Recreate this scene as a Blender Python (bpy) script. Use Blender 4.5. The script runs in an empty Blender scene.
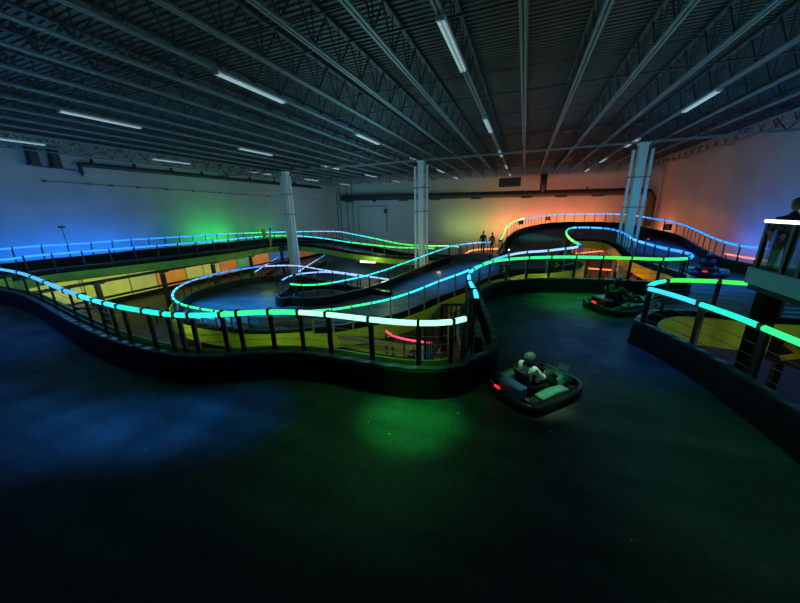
import bpy, bmesh, math, random
from mathutils import Vector, Matrix
random.seed(7)
COL = bpy.context.scene.collection
# ------------------------------------------------------------ camera frame
F = 311.0; PX, PY = 400.0, 301.5; H = 3.2
dn = Vector((424-PX, -(1368-PY), -F)).normalized(); UP = -dn
dd = Vector((524.5-PX, -(209.5-PY), -F)); dd = (dd-UP*dd.dot(UP)).normalized(); RR = dd.cross(UP)
ROT = Matrix((RR, dd, UP))
def at(x, y, z):                       # photo point -> place in the hall at height z
    q = ROT @ Vector((x-PX, PY-y, -F)); t = (z-H)/q.z
    return Vector((q.x*t, q.y*t, z))
def atX(x, y, X):
    q = ROT @ Vector((x-PX, PY-y, -F)); t = X/q.x
    return Vector((X, q.y*t, H+q.z*t))
cam = bpy.data.objects.new('camera', bpy.data.cameras.new('camera')); COL.objects.link(cam)
cam.matrix_world = Matrix.Translation((0, 0, H)) @ ROT.to_4x4()
cam.data.sensor_width = 36; cam.data.lens = F/800*36; cam.data.clip_start = .05; cam.data.clip_end = 300
bpy.context.scene.camera = cam
vs = bpy.context.scene.view_settings
bpy.context.scene.display_settings.display_device = 'sRGB'
vs.view_transform = 'Standard'; vs.look = 'None'; vs.gamma = 1; vs.exposure = 0; vs.use_curve_mapping = False
# ------------------------------------------------------------ materials
def mat(name, col, rough=.6, metal=0, noise=0, scale=8, bump=0, emit=None, es=0, alpha=None, spec=.5):
    m = bpy.data.materials.new(name); m.use_nodes = True
    nt = m.node_tree; b = nt.nodes['Principled BSDF']
    b.inputs['Base Color'].default_value = (*col, 1); b.inputs['Roughness'].default_value = rough
    b.inputs['Metallic'].default_value = metal; b.inputs['Specular IOR Level'].default_value = spec
    if emit: b.inputs['Emission Color'].default_value = (*emit, 1); b.inputs['Emission Strength'].default_value = es
    if alpha is not None: b.inputs['Alpha'].default_value = alpha
    if noise or bump:
        tc = nt.nodes.new('ShaderNodeTexCoord'); n = nt.nodes.new('ShaderNodeTexNoise')
        n.inputs['Scale'].default_value = scale; n.inputs['Detail'].default_value = 5
        nt.links.new(tc.outputs['Object'], n.inputs['Vector'])
        if noise:
            r = nt.nodes.new('ShaderNodeMapRange')
            r.inputs['To Min'].default_value = 1-noise; r.inputs['To Max'].default_value = 1+noise
            r.inputs['From Min'].default_value = .3; r.inputs['From Max'].default_value = .7
            v = nt.nodes.new('ShaderNodeVectorMath'); v.operation = 'SCALE'; v.inputs[0].default_value = col
            nt.links.new(n.outputs['Fac'], r.inputs['Value']); nt.links.new(r.outputs[0], v.inputs['Scale'])
            nt.links.new(v.outputs[0], b.inputs['Base Color'])
        if bump:
            bp = nt.nodes.new('ShaderNodeBump'); bp.inputs['Strength'].default_value = bump
            nt.links.new(n.outputs['Fac'], bp.inputs['Height']); nt.links.new(bp.outputs[0], b.inputs['Normal'])
    return m
M = {}
M['wall'] = mat('painted_block', (.5, .5, .5), .8, noise=.08, scale=.6, bump=.05)
M['ceil'] = mat('steel_deck', (.075, .085, .09), .55, noise=.25, scale=1.2)
M['joist'] = mat('joist_paint', (.19, .25, .27), .5, metal=.0, noise=.15, scale=3)
M['web'] = mat('joist_web', (.07, .08, .085), .6)
M['column'] = mat('white_column', (.88, .88, .88), .5, noise=.06, scale=5)
M['fixt'] = mat('white_enamel', (.9, .9, .9), .35)
M['lens'] = mat('lens_added_glow', (.85, .88, .9), .3, emit=(.6, .85, 1), es=.3)  # faint glow added to the ceiling tubes so the fixtures look brighter
M['black'] = mat('black_plastic', (.006, .007, .008), .6, spec=.2, noise=.3, scale=6)
M['matte'] = mat('matte_black', (.005, .005, .005), .9, spec=.1)
M['lip'] = mat('bumper_lip', (.05, .05, .052), .35)
M['bolt'] = mat('bolt_grey', (.22, .22, .22), .4, metal=.6)
M['post'] = mat('black_post', (.012, .012, .013), .5)
M['cpost'] = mat('grey_post', (.22, .23, .24), .5)
M['cable'] = mat('steel_cable', (.22, .24, .25), .35, metal=.7)
M['lime'] = mat('lime_panel', (.34, .52, .04), .55, noise=.2, scale=1.5)
M['green'] = mat('green_panel_and_lit_kerb', (.16, .32, .03), .55, noise=.2, scale=1.5)
M['yellow'] = mat('yellow_panel', (.68, .40, .02), .55, noise=.2, scale=1.5)
M['duct'] = mat('dark_duct', (.05, .05, .05), .6, noise=.2, scale=2)
M['pipe'] = mat('dark_pipe', (.04, .045, .05), .5)
M['conduit'] = mat('grey_conduit', (.12, .13, .14), .5)
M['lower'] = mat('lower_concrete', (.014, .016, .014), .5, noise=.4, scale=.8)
M['kblack'] = mat('kart_black', (.02, .02, .022), .3)
M['rubber'] = mat('rubber', (.015, .015, .015), .7)
M['kwhite'] = mat('kart_white', (.9, .9, .92), .4)
M['kgreen_lit'] = mat('kart_panel_green_lit', (.10, .34, .24), .25, noise=.3, scale=6)  # dark pods with the green light on them painted into the colour
M['kblue'] = mat('kart_blue', (.05, .14, .35), .3)
M['skin'] = mat('skin', (.35, .2, .13), .6)
M['hair'] = mat('dark_hair', (.01, .008, .007), .7)
M['shirtw'] = mat('pale_shirt', (.75, .8, .7), .8, noise=.1, scale=6)
M['cloth'] = mat('dark_cloth', (.02, .022, .028), .85)
M['hiviz'] = mat('orange_cloth', (.8, .28, .04), .8)
M['khaki'] = mat('tan_cloth', (.3, .24, .15), .8)
M['helmet'] = mat('grey_helmet', (.12, .16, .16), .25)
M['helmetw'] = mat('black_helmet', (.02, .02, .02), .2)
M['ledge'] = mat('grey_ledge_teal_lit', (.14, .38, .40), .5)  # grey ledge; the teal light falling on it is painted into the colour
M['glass'] = mat('tinted_glass', (.03, .05, .05), .08, alpha=.35)
M['redlight'] = mat('red_tail_light', (.6, .02, .02), .3, emit=(1, .02, .02), es=1.6)
M['headlight'] = mat('white_head_light', (.8, .8, .8), .3, emit=(.7, 1, 1), es=5)
M['whiteled'] = mat('white_led_strip', (.9, .9, .9), .3, emit=(.85, .88, 1), es=2.6)
M['warmlamp'] = mat('warm_lamp', (.9, .8, .6), .3, emit=(1, .72, .35), es=5)
M['ltan'] = mat('tan_board', (.5, .36, .26), .7, noise=.15, scale=1)
M['steel'] = mat('grey_steel', (.25, .27, .3), .4, metal=.3)
# track surface: dark asphalt with faint lane seams, patches and scattered confetti flecks
def track_mat():
    m = bpy.data.materials.new('track_surface'); m.use_nodes = True; nt = m.node_tree; N = nt.nodes; L = nt.links
    b = N['Principled BSDF']; tc = N.new('ShaderNodeTexCoord')
    n1 = N.new('ShaderNodeTexNoise'); n1.inputs['Scale'].default_value = .9; n1.inputs['Detail'].default_value = 8; n1.inputs['Roughness'].default_value = .65
    n2 = N.new('ShaderNodeTexNoise'); n2.inputs['Scale'].default_value = 28; n2.inputs['Detail'].default_value = 6
    mp = N.new('ShaderNodeMapping'); mp.inputs['Rotation'].default_value = (0, 0, math.radians(-52)); mp.inputs['Scale'].default_value = (.12, 2.2, 1)
    n3 = N.new('ShaderNodeTexNoise'); n3.inputs['Scale'].default_value = 1.1; n3.inputs['Detail'].default_value = 6
    for n in (n1, n2): L.new(tc.outputs['Object'], n.inputs['Vector'])
    L.new(tc.outputs['Object'], mp.inputs['Vector']); L.new(mp.outputs[0], n3.inputs['Vector'])
    def mr(src, a, c, lo, hi):
        r = N.new('ShaderNodeMapRange'); r.inputs['From Min'].default_value = a; r.inputs['From Max'].default_value = c
        r.inputs['To Min'].default_value = lo; r.inputs['To Max'].default_value = hi; L.new(src, r.inputs['Value']); return r.outputs[0]
    def mul(a, c, op='MULTIPLY'):
        r = N.new('ShaderNodeMath'); r.operation = op; L.new(a, r.inputs[0])
        if isinstance(c, (int, float)): r.inputs[1].default_value = c
        else: L.new(c, r.inputs[1])
        return r.outputs[0]
    v = mul(mul(mr(n1.outputs['Fac'], .32, .68, .55, 1.5), mr(n2.outputs['Fac'], .35, .65, .7, 1.3)), mr(n3.outputs['Fac'], .35, .7, .75, 1.5))
    vo = N.new('ShaderNodeTexVoronoi'); vo.inputs['Scale'].default_value = 2.1; L.new(tc.outputs['Object'], vo.inputs['Vector'])
    fl = mul(mul(vo.outputs['Distance'], .03, 'LESS_THAN'), 9)
    v2 = mul(v, .048); v3 = mul(v2, mul(fl, .05), 'ADD')
    cb = N.new('ShaderNodeCombineColor')
    for i in range(3): L.new(v3, cb.inputs[i])
    L.new(cb.outputs[0], b.inputs['Base Color'])
    L.new(mr(n1.outputs['Fac'], .3, .7, .62, .42), b.inputs['Roughness']); b.inputs['Specular IOR Level'].default_value = .35
    bp = N.new('ShaderNodeBump'); bp.inputs['Strength'].default_value = .12; bp.inputs['Distance'].default_value = .02
    L.new(n2.outputs['Fac'], bp.inputs['Height']); L.new(bp.outputs[0], b.inputs['Normal'])
    return m
M['track'] = track_mat()
NEON = {'b': (.03, .28, 1), 'l': (.08, .42, .85), 'c': (.05, .72, 1), 't': (.02, .85, .62), 'g': (.04, 1, .30), 'G': (.06, 1, .10),
        'w': (.36, 1, .55), 'y': (.35, 1, .25), 'p': (.30, .50, 1), 'o': (1, .22, .06), 'r': (1, .05, .14)}
NM = {}
def neon(k, s=1.0):
    if (k, s) not in NM: NM[(k, s)] = mat('neon_%s' % {'b': 'blue', 'l': 'light_blue', 'c': 'cyan', 't': 'teal', 'g': 'green', 'G': 'leaf_green', 'w': 'pale_green', 'y': 'lime', 'p': 'pale_blue', 'o': 'orange', 'r': 'red'}[k], NEON[k], .4, emit=NEON[k], es=s)
    return NM[(k, s)]
# ------------------------------------------------------------ mesh helpers
class MB:
    def __init__(s): s.v = []; s.f = []
    def box(s, c, d, R=None):
        c = Vector(c); k = len(s.v)
        for i in (-1, 1):
            for j in (-1, 1):
                for l in (-1, 1):
                    p = Vector((i*d[0]/2, j*d[1]/2, l*d[2]/2)); s.v.append(c+(R @ p if R else p))
        for q in ((0,1,3,2),(4,6,7,5),(0,4,5,1),(2,3,7,6),(0,2,6,4),(1,5,7,3)): s.f.append([k+a for a in q])
        return s
    def bar(s, a, b, w, h=None, up=(0, 0, 1)):
        a = Vector(a); b = Vector(b); h = h or w; y = (b-a); L = y.length; y.normalize()
        u = Vector(up)
        if abs(y.dot(u)) > .98: u = Vector((1, 0, 0))
        x = y.cross(u).normalized(); z = x.cross(y)
        return s.box((a+b)/2, (w, L, h), Matrix((x, y, z)).transposed())
    def tube(s, pts, r, n=8, cap=True):
        pts = [Vector(p) for p in pts]; k = len(s.v)
        for i, p in enumerate(pts):
            t = (pts[min(i+1, len(pts)-1)]-pts[max(i-1, 0)]).normalized()
            u = Vector((0, 0, 1)) if abs(t.z) < .95 else Vector((1, 0, 0))
            x = t.cross(u).normalized(); y = x.cross(t); rr = r[i] if isinstance(r, (list, tuple)) else r
            for j in range(n):
                a = 2*math.pi*j/n; s.v.append(p+(x*math.cos(a)+y*math.sin(a))*rr)
        for i in range(len(pts)-1):
            for j in range(n): s.f.append([k+i*n+j, k+i*n+(j+1) % n, k+(i+1)*n+(j+1) % n, k+(i+1)*n+j])
        if cap: s.f.append([k+j for j in range(n)][::-1]); s.f.append([k+(len(pts)-1)*n+j for j in range(n)])
        return s
    def sweep(s, pts, nrm, prof, close=True):       # prof: (side offset, height) list
        k = len(s.v); n = len(prof)
        for p, q in zip(pts, nrm):
            for a, h in prof: s.v.append(Vector(p)+Vector(q)*a+Vector((0, 0, h)))
        for i in range(len(pts)-1):
            for j in range(n if close else n-1): s.f.append([k+i*n+j, k+i*n+(j+1) % n, k+(i+1)*n+(j+1) % n, k+(i+1)*n+j])
        if close: s.f.append([k+j for j in range(n)][::-1]); s.f.append([k+(len(pts)-1)*n+j for j in range(n)])
        return s
    def ball(s, c, r, n=14, m=9):
        c = Vector(c); r = (r, r, r) if isinstance(r, (int, float)) else r; k = len(s.v)
        for i in range(m+1):
            th = math.pi*i/m
            for j in range(n):
                a = 2*math.pi*j/n; s.v.append(c+Vector((r[0]*math.sin(th)*math.cos(a), r[1]*math.sin(th)*math.sin(a), r[2]*math.cos(th))))
        for i in range(m):
            for j in range(n): s.f.append([k+i*n+j, k+(i+1)*n+j, k+(i+1)*n+(j+1) % n, k+i*n+(j+1) % n])
        return s
    def build(s, name, m, parent=None, smooth=False, bevel=0):
        me = bpy.data.meshes.new(name); me.from_pydata([tuple(p) for p in s.v], [], s.f)
        bm = bmesh.new(); bm.from_mesh(me); bmesh.ops.remove_doubles(bm, verts=bm.verts, dist=1e-5); bmesh.ops.recalc_face_normals(bm, faces=bm.faces); bm.to_mesh(me); bm.free()
        me.materials.append(m); o = bpy.data.objects.new(name, me); COL.objects.link(o)
        if smooth: me.polygons.foreach_set('use_smooth', [True]*len(me.polygons))
        if bevel:
            b = o.modifiers.new('bevel', 'BEVEL'); b.width = bevel; b.segments = 2; b.limit_method = 'ANGLE'
        if parent: o.parent = parent; o.matrix_parent_inverse = Matrix.Identity(4); shift(o, parent)
        return o
def shift(o, parent):
    if parent.get('_local'): return
    org = parent.get('_org')
    if org is not None: o.data.transform(Matrix.Translation(-Vector(org)))
def tag(o, label=None, cat=None, group=None, kind=None):
    if label: o['label'] = label
    if cat: o['category'] = cat
    if group: o['group'] = group
    if kind: o['kind'] = kind
    return o
ORG = {}
def empty(name, loc=(0, 0, 0), rz=0, local=False):
    """an Empty at the thing's base; parts are given in hall coordinates unless local"""
    o = bpy.data.objects.new(name, None); COL.objects.link(o); o.location = loc; o.rotation_euler = (0, 0, rz); o.empty_display_size = .2
    if local: o['_local'] = 1
    else: o['_org'] = list(loc)
    return o
def copy_tree(o, parent=None):
    c = o.copy(); COL.objects.link(c); c.parent = parent
    for ch in [x for x in o.children]: copy_tree(ch, c)
    return c
def struct(o): o['kind'] = 'structure'; return o
def catmull(P, step=.28):
    P = [Vector(p) for p in P]; out = []
    for i in range(len(P)-1):
        p0 = P[max(i-1, 0)]; p1 = P[i]; p2 = P[i+1]; p3 = P[min(i+2, len(P)-1)]
        if i == 0: p0 = p1*2-p2
        if i == len(P)-2: p3 = p2*2-p1
        n = max(2, int((p2-p1).length/step*1.2))
        t = [0]
        for a, b in ((p0, p1), (p1, p2), (p2, p3)): t.append(t[-1]+max(1e-4, (b-a).length)**.5)
        for j in range(n):
            u = t[1]+(t[2]-t[1])*j/n
            def L(a, b, ta, tb): return a*((tb-u)/(tb-ta))+b*((u-ta)/(tb-ta))
            A1 = L(p0, p1, t[0], t[1]); A2 = L(p1, p2, t[1], t[2]); A3 = L(p2, p3, t[2], t[3])
            B1 = L(A1, A2, t[0], t[2]); B2 = L(A2, A3, t[1], t[3]); out.append(L(B1, B2, t[1], t[2]))
    out.append(P[-1]); return resample(out, step)
def resample(P, step, n=None):
    d = [0]
    for a, b in zip(P, P[1:]): d.append(d[-1]+(b-a).length)
    n = n or max(2, int(round(d[-1]/step))+1); out = []; k = 0
    for i in range(n):
        s = d[-1]*i/(n-1)
        while k < len(d)-2 and d[k+1] < s: k += 1
        u = (s-d[k])/max(1e-6, d[k+1]-d[k]); out.append(P[k].lerp(P[k+1], min(1, max(0, u))))
    return out
def normals(P, side):
    out = []
    for i in range(len(P)):
        t = P[min(i+1, len(P)-1)]-P[max(i-1, 0)]; t.z = 0; t.normalize(); out.append(Vector((t.y, -t.x, 0))*side)
    return out
# ------------------------------------------------------------ neon railings and bumper barriers
LIP = .54; TZ = 1.36
NORIG = {}
def rail(name_pts, side, cols, label, blabel, strength=1.2, spacing=1.22, skirt='lime', cables=0, barrier=True, r=.052, post='post', ledge=True, pw=.085, skirt_z=(-.22, .5), ctrl=False, endcap=False):
    """side = +1: the track lies to the right of the running direction"""
    P = catmull(name_pts, .3); n = max(2, int(round((len(P)-1)*.3/spacing)));
    k = 4
    if ctrl:
        d = [0]
        for a, b in zip(P, P[1:]): d.append(d[-1]+(b-a).length)
        ks = [min(range(len(P)), key=lambda i: (P[i]-Vector(q)).length) for q in name_pts]; Q = []; n = len(ks)-1
        for a, b in zip(ks, ks[1:]): Q += resample(P[a:b+1], 1, k+1)[:-1]
        P = Q+[P[-1]]
    else: P = resample(P, 1, n*k+1)
    N = normals(P, side)
    base = [p-Vector((0, 0, TZ)) for p in P]; org = base[len(base)//2].copy()
    t = tag(empty('neon_railing', org), label, 'railing')
    for i in range(n+1):
        a = P[i*k]; q = N[i*k]; tang = Vector((-q.y, q.x, 0))
        mb = MB(); foot = base[i*k]-q*.06
        mb.bar(foot+Vector((0, 0, .0)), a-q*.06+Vector((0, 0, .02)), pw, pw*.55, up=q)
        mb.bar(a-q*.10, a+q*.065, .05, .13)
        mb.build('post', M[post], t)
    for i in range(n):
        seg = [P[i*k].lerp(P[i*k+1], .10)]+P[i*k+1:i*k+k]+[P[i*k+k].lerp(P[i*k+k-1], .10)]
        c = cols[min(len(cols)-1, int(i/n*len(cols)))]
        if c == '-': continue
        s = strength*(1.35 if c == 'w' else 1.0)
        MB().tube(seg, r, 8).build('light_tube', neon(c, s), t, smooth=True)
    for j in range(cables):
        h = .62+j*(.62/cables)
        MB().tube([b+Vector((0, 0, h))-q*.06 for b, q in zip(base, N)], .007, 5).build('cable', M['cable'], t)
    if ledge:
        MB().sweep(base, N, [(-.32, -.02), (-.32, .04), (.02, .04), (.02, -.02)]).build('base_ledge', M['steel'], t)
    if skirt:
        MB().sweep(base, N, [(-.34, skirt_z[0]), (-.34, skirt_z[1]), (-.30, skirt_z[1]), (-.30, skirt_z[0])]).build('side_panel', M[skirt], t)
    if barrier:
        b = tag(empty('track_barrier', org), blabel, 'barrier')
        MB().sweep(base, N, [(.0, 0), (.0, LIP), (.12, LIP), (.15, LIP-.03), (.17, LIP*.55), (.19, .02), (.19, 0)]).build('bumper', M['black'], b)
        mb = MB(); LB = resample(base, .11 if cables else .6); LN = normals(LB, side)
        for q_, (p_, n_) in enumerate(zip(LB, LN)):
            up = .018 if q_ % 4 < 2 else .034
            for a_, h_ in ((.015, LIP-.01), (.015, LIP+up), (.135, LIP+up), (.135, LIP-.01)): mb.v.append(p_+n_*a_+Vector((0, 0, h_)))
        for q_ in range(len(LB)-1):
            for j_ in range(4): mb.f.append([q_*4+j_, q_*4+(j_+1) % 4, q_*4+4+(j_+1) % 4, q_*4+4+j_])
        mb.build('bumper_lip', M['lip'], b)
        if endcap:
            e = base[-1]; MB().tube([e, e+Vector((0, 0, LIP*.55)), e+Vector((0, 0, LIP-.03)), e+Vector((0, 0, LIP))], [.19, .172, .15, .12], 24).build('rounded_end', M['black'], b)
    return P
def pts(L, zdef=TZ): return [at(p[0], p[1], p[2] if len(p) > 2 else zdef) for p in L]
V = Vector
A_pts = [V((-23.7, 7.0, 1.33)), V((-23.0, 6.0, 1.36)), V((-21.2, 5.6, 1.36))]+pts([(0,269.3),(19,272.8),(32,277),(45,282.3),(64,290.2),(79,295.5),(92.5,300),(107.5,304),(120,307),(142,310.7),(160,313.5),(177.5,315.2),(195,315.3),(215,315),(244,313),(270,312),(299,312.3),(331,314.8),(366,319),(410,323),(449,322.5),(466,318.5)])
A = rail(A_pts, 1, 'llllllllccctttttgggwwwww', 'long foreground handrail glowing blue at left to bright green at right', 'foreground black bumper wall under the long blue to green handrail', 1.3, cables=4, ctrl=True)
B_pts = pts([(477,301.5),(475.5,292),(470,282),(469,276),(472.5,270),(482.5,265),(495,261),(512,259),(537,257.5),(562,257),(600,257.5),(625,258),(650,259),(665,259.3),(687.5,258.6)])
B = rail(B_pts, 1, 'cccctgggggggGGgg', 'curved handrail from the peninsula tip, cyan turning green, ahead of orange pit', 'black bumper wall curving behind the two nearer karts', 1.25, cables=3, skirt=None, spacing=.88, endcap=True)
TIP = [P.copy() for P in (B[-1],)]
def barrier_only(P0, side, label):
    P = catmull(P0, .12); N = normals(P, side); b = tag(empty('track_barrier', P[len(P)//2]), label, 'barrier')
    MB().sweep(P, N, [(-.12, 0), (-.12, LIP), (0, LIP), (.03, LIP-.03), (.05, LIP*.55), (.07, .02), (.07, 0)]).build('bumper', M['black'], b)
    mb = MB()
    for q_, (p_, n_) in enumerate(zip(P, N)):
        up = .018 if q_ % 4 < 2 else .034
        for a_, h_ in ((-.105, LIP-.01), (-.105, LIP+up), (.015, LIP+up), (.015, LIP-.01)): mb.v.append(p_+n_*a_+Vector((0, 0, h_)))
    for q_ in range(len(P)-1):
        for j_ in range(4): mb.f.append([q_*4+j_, q_*4+(j_+1) % 4, q_*4+4+(j_+1) % 4, q_*4+4+j_])
    mb.build('bumper_lip', M['lip'], b)
    mb = MB().sweep(P, N, [(-.45, .005), (-.45, .05), (-.13, .05), (-.13, .005)]); mb.build('inner_kerb', M['green'], b)  # green colour stands in for the neon light on this ledge
barrier_only([V((A[-1].x-.25, A[-1].y-.32, 0))]+[V((q.x, q.y, 0)) for q in pts([(477,358.5),(487,354),(494.5,347),(496.5,339),(494,328),(489,316),(484.5,305),(480,296),(476,288)], LIP)], 1, 'rounded black bumper with bolted lip at the peninsula tip')
I_pts = [B[-1].copy()]+pts([(692.5,256.5),(688,253.3),(678,251,1.36),(665,248.5,1.38),(648,244,1.42),(635,240,1.46),(622,232.5,1.58),(610,229,1.66),(600,228,1.68),(587,227.5,1.7),(575,227.6,1.7),(569,229,1.68),(566.3,232,1.6),(568,236.5,1.5),(573,241,1.42),(580,244.6,1.36)])
I = rail(I_pts, -1 if False else 1, 'bbbllbbbblccggyyg', 'blue handrail around the back of the orange pit, hooking to green', 'black bumper wall behind the orange pit', 1.5, spacing=.95, skirt='yellow', skirt_z=(-.12, .4), pw=.07, r=.06)
C2_pts = [I[-1].copy()]+pts([(575,247.5,1.34),(562,249,1.3),(545,251,1.25),(525,252.3,1.15),(505,256,1.0),(490,261,.75),(477,266.5,.5),(464,272.3,.2),(450,277.3,-.05),(437,282,-.25),(420,289,-.45),(405,294.5,-.6),(390,299,-.75),(372,303,-.88),(355,306,-.97),(337,309,-1.05),(312,311,-1.1)])
C2 = rail(C2_pts, 1, 'bppppllccccttggg', 'sloping blue handrail of the middle ramp, nearer side', 'black bumper wall on the near side of the middle ramp', 1.5, spacing=.9, post='cpost', pw=.08, skirt_z=(-.4, .35))
F_pts = [C2[-1].copy()]+pts([(285,313),(255,313.8),(225,312),(205,309.5),(187,306),(177,302),(172.5,296),(175,290),(182,285),(195,279.5),(212,274.8),(230,271),(250,267.8),(269,266),(294,265.6),(325,270.3),(350,273.8),(372,277),(390,279.7)], -1.1)
Fr = rail(F_pts, 1, 'gggggtccllbbbbppppppppp', 'big looping handrail around the sunken blue hairpin at left of centre', 'black bumper wall around the sunken blue hairpin', 1.4, spacing=.95, pw=.07)
C1_pts = pts([(290,284,-1.1),(302,285,-1.1),(318,284.6,-1.1),(336,282,-1.08),(350,279.3,-1.05),(365,276,-.98),(376,272.7,-.9),(388,269,-.82),(400,264.5,-.72),(414,259.5,-.55),(425,255.4,-.35),(437,251,-.15),(451,246.5,.1),(460,244.7,.3),(472,243.2,.55),(485,242.3,.85),(492,242,1.0)])
C1 = rail(C1_pts, 1, 'ggcctttccccllppbb', 'handrail climbing past the middle white column, green turning to pale blue', 'black bumper wall on the far side of the middle ramp', 1.4, spacing=.95, pw=.07, skirt_z=(-.3, .45))
J_pts = pts([(281,281),(287,277.3),(293,275.2),(303,273.5),(322,272),(340,273.2),(358,276)], -1.1)
J = rail(J_pts, -1, 'llpppp', 'short pale blue handrail behind the standing marshal by the left column', 'low black bumper wall behind the island of the sunken hairpin', 1.4, spacing=1.3, pw=.07, skirt=None)
D_pts = pts([(500,240.5,1.3),(503,236,1.4),(504.5,232,1.55),(506.5,227.5,1.85),(511,223.5,2.1),(520,219.6,2.25),(533,217,2.35),(548,215.2,2.42),(565,214.3,2.45),(585,214,2.45),(605,214,2.42),(625,214.6,2.38),(640,216,2.3),(655,218,2.2),(668,220.3,2.1),(680,223,1.95),(690,227,1.8),(700,231.5,1.65),(710,236,1.55),(722,240.5,1.45),(735,244.5,1.4),(750,247,1.36),(775,249,1.36)])+[V((12.5, 17.5, 1.36))]
D_pts = pts([(500,240.5,1.3),(503,236,1.4),(504.5,232,1.55),(506.5,227.5,1.85),(511,223.5,2.1),(520,219.6,2.25),(533,217,2.35),(548,215.2,2.42),(565,214.3,2.45),(585,214,2.45),(605,214,2.42),(625,214.6,2.38),(640,216.3,2.26),(652,218.5,2.12),(668,221,1.95),(680,224,1.75),(690,227.5,1.6),(700,232,1.45),(710,236.5,1.3),(720,240.5,1.2),(733,244.3,1.1),(748,247,1.02),(766,248.8,1.0),(790,251,1.0)])
D = rail(D_pts, 1, 'yyyyywllllllllllllbbbbbbbbb', 'far outer handrail in front of the orange wall, green end then blue', 'far black bumper wall below the orange and blue walls', 1.4, spacing=.95, pw=.06, r=.06, skirt=None)
Rf_pts = pts([(648,288.5),(651,284.8),(660,281.8),(675,280.3),(700,280.8),(720,281.6),(746,283.5)])+[V((7.2, 9.9, TZ)), V((10.5, 10.0, TZ)), V((14.2, 10.1, TZ))]
Rf = rail(Rf_pts, -1, 'tGGGGGGGGGG', 'leaf green handrail on the far side of the right pit, running behind the booth', 'black bumper wall on the far side of the right pit', 1.1, cables=6)
Rn_pts = [V((3.75, -2.6, TZ)), V((3.8, 0, TZ)), V((3.76, 3, TZ)), V((3.72, 4.6, TZ))]+pts([(798,342),(772,331.5),(740,318),(707,306.5),(680,297.3),(660,291.5),(648,288.5)])
Rn = rail(Rn_pts, -1, 'ggggggggggggtccc', 'nearest right handrail, blue at its rounded end turning green towards the camera', 'black bumper wall at the right edge of the foreground track', 1.1, cables=3, pw=.11, r=.05, skirt=None, endcap=True)
Ef_pts = [A_pts[0].copy()]+pts([(2.5,260),(32,256),(66,253),(95,250.7),(120,248.7),(142,246.9),(164,245.2),(181,243.7),(200,242),(225,239.8)], 1.3)+pts([(250,237.5,1.2),(264,236.4,1.1),(285,235.6,.93),(300,236,.85),(325,238.5,.6),(350,242.3,.3),(375,245.2,.1),(397,247.4,-.1),(412,247.8,-.12),(428,248.2,-.14),(445,248.6,-.15),(462,248.6,-.15)])
Ef = rail(Ef_pts, -1, 'bbbbbbblllcgGGcccctggGGGG--', 'near handrail of the raised track along the left wall, blue turning green', 'black bumper wall on the near side of the raised left track', 1.4, pw=.07, r=.055, skirt='green', skirt_z=(-.2, .3))
Eb_pts = [V((-27.9, 6.5, 1.6))]+[atX(x, y, -27.7) for x, y in ((0,249.3),(14,248),(42,246),(69,244.3),(92,242.8),(114,241),(132,239.6),(151,238.6),(167,237.6),(181,236.8),(196,235.8),(215,234.6),(232,233.6))]+pts([(252,232.9,1.15),(270,232.3,.9),(300,231.6,.83),(322,231.3,.88),(340,231.8,.93),(350,233.6,.82),(375,238.6,.4),(400,243.8,-.02),(415,245.3,-.12),(432,245.9,-.12),(452,246,-.1),(460,247,-.12)])
Eb = rail(Eb_pts, 1, 'bbbbbbbbllgGGccccpppccggGGyG', 'far handrail of the raised track nearest the blue left wall', 'black bumper wall against the left wall side of the raised track', 1.4, pw=.06, r=.055, skirt=None)
# straight rails of the sunken ramp behind the left column
G1 = rail(pts([(251,274.5),(264,266),(278,257.3)], -2.1), 1, 'ppb', 'straight pale blue handrail rising left of the left column', 'black bumper wall left of the sunken straight', 1.3, spacing=1.3, pw=.07, skirt=None)
G2 = rail(pts([(297,272.5),(311,263.5),(325,255)], -2.1), -1, 'ppb', 'straight pale blue handrail rising right of the left column', 'black bumper wall right of the sunken straight', 1.3, spacing=1.3, pw=.07, skirt=None)
# ------------------------------------------------------------ decks
def poly_floor(P, name='floor'):
    bm = bmesh.new(); vs_ = [bm.verts.new(p) for p in P]; es = [bm.edges.new((vs_[i], vs_[(i+1) % len(vs_)])) for i in range(len(vs_))]
    bmesh.ops.triangle_fill(bm, edges=es, use_beauty=True)
    bmesh.ops.recalc_face_normals(bm, faces=bm.faces)
    for f in bm.faces:
        if f.normal.z < 0: f.normal_flip()
    me = bpy.data.meshes.new(name); bm.to_mesh(me); bm.free(); me.materials.append(M['track'])
    o = bpy.data.objects.new(name, me); COL.objects.link(o); s = o.modifiers.new('slab', 'SOLIDIFY'); s.thickness = .14; s.offset = -1
    return struct(o)
def ribbon(L, R, n=60, name='floor'):
    L = resample(catmull(L, .4), 1, n); R = resample(catmull(R, .4), 1, n)
    mb = MB(); m = 5
    for a, b in zip(L, R):
        for j in range(m+1): mb.v.append(a.lerp(b, j/m))
    for i in range(n-1):
        for j in range(m): k = i*(m+1)+j; mb.f.append([k, k+1, k+m+2, k+m+1])
    o = mb.build(name, M['track']); 
    if sum(p.normal.z for p in o.data.polygons) < 0: o.data.flip_normals()
    s = o.modifiers.new('slab', 'SOLIDIFY'); s.thickness = .14; s.offset = -1
    return struct(o)
dz = Vector((0, 0, TZ))
flat = lambda P: [Vector((p.x, p.y, 0)) for p in P]
deck = flat(A[::2])+flat(B[::2])+[V((10.6, 18.6, 0)), V((14.3, 17.0, 0))]+flat(Rf[::-1][::2])+flat(Rn[::-1][::2])+[V((3.75, -4, 0)), V((-30.4, -4, 0)), V((-30.4, 6.9, 0))]
poly_floor(deck)
def sub(P, a, b): return [P[i]-dz for i in range(int(a*(len(P)-1)), int(b*(len(P)-1))+1)]
nE = 1
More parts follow.
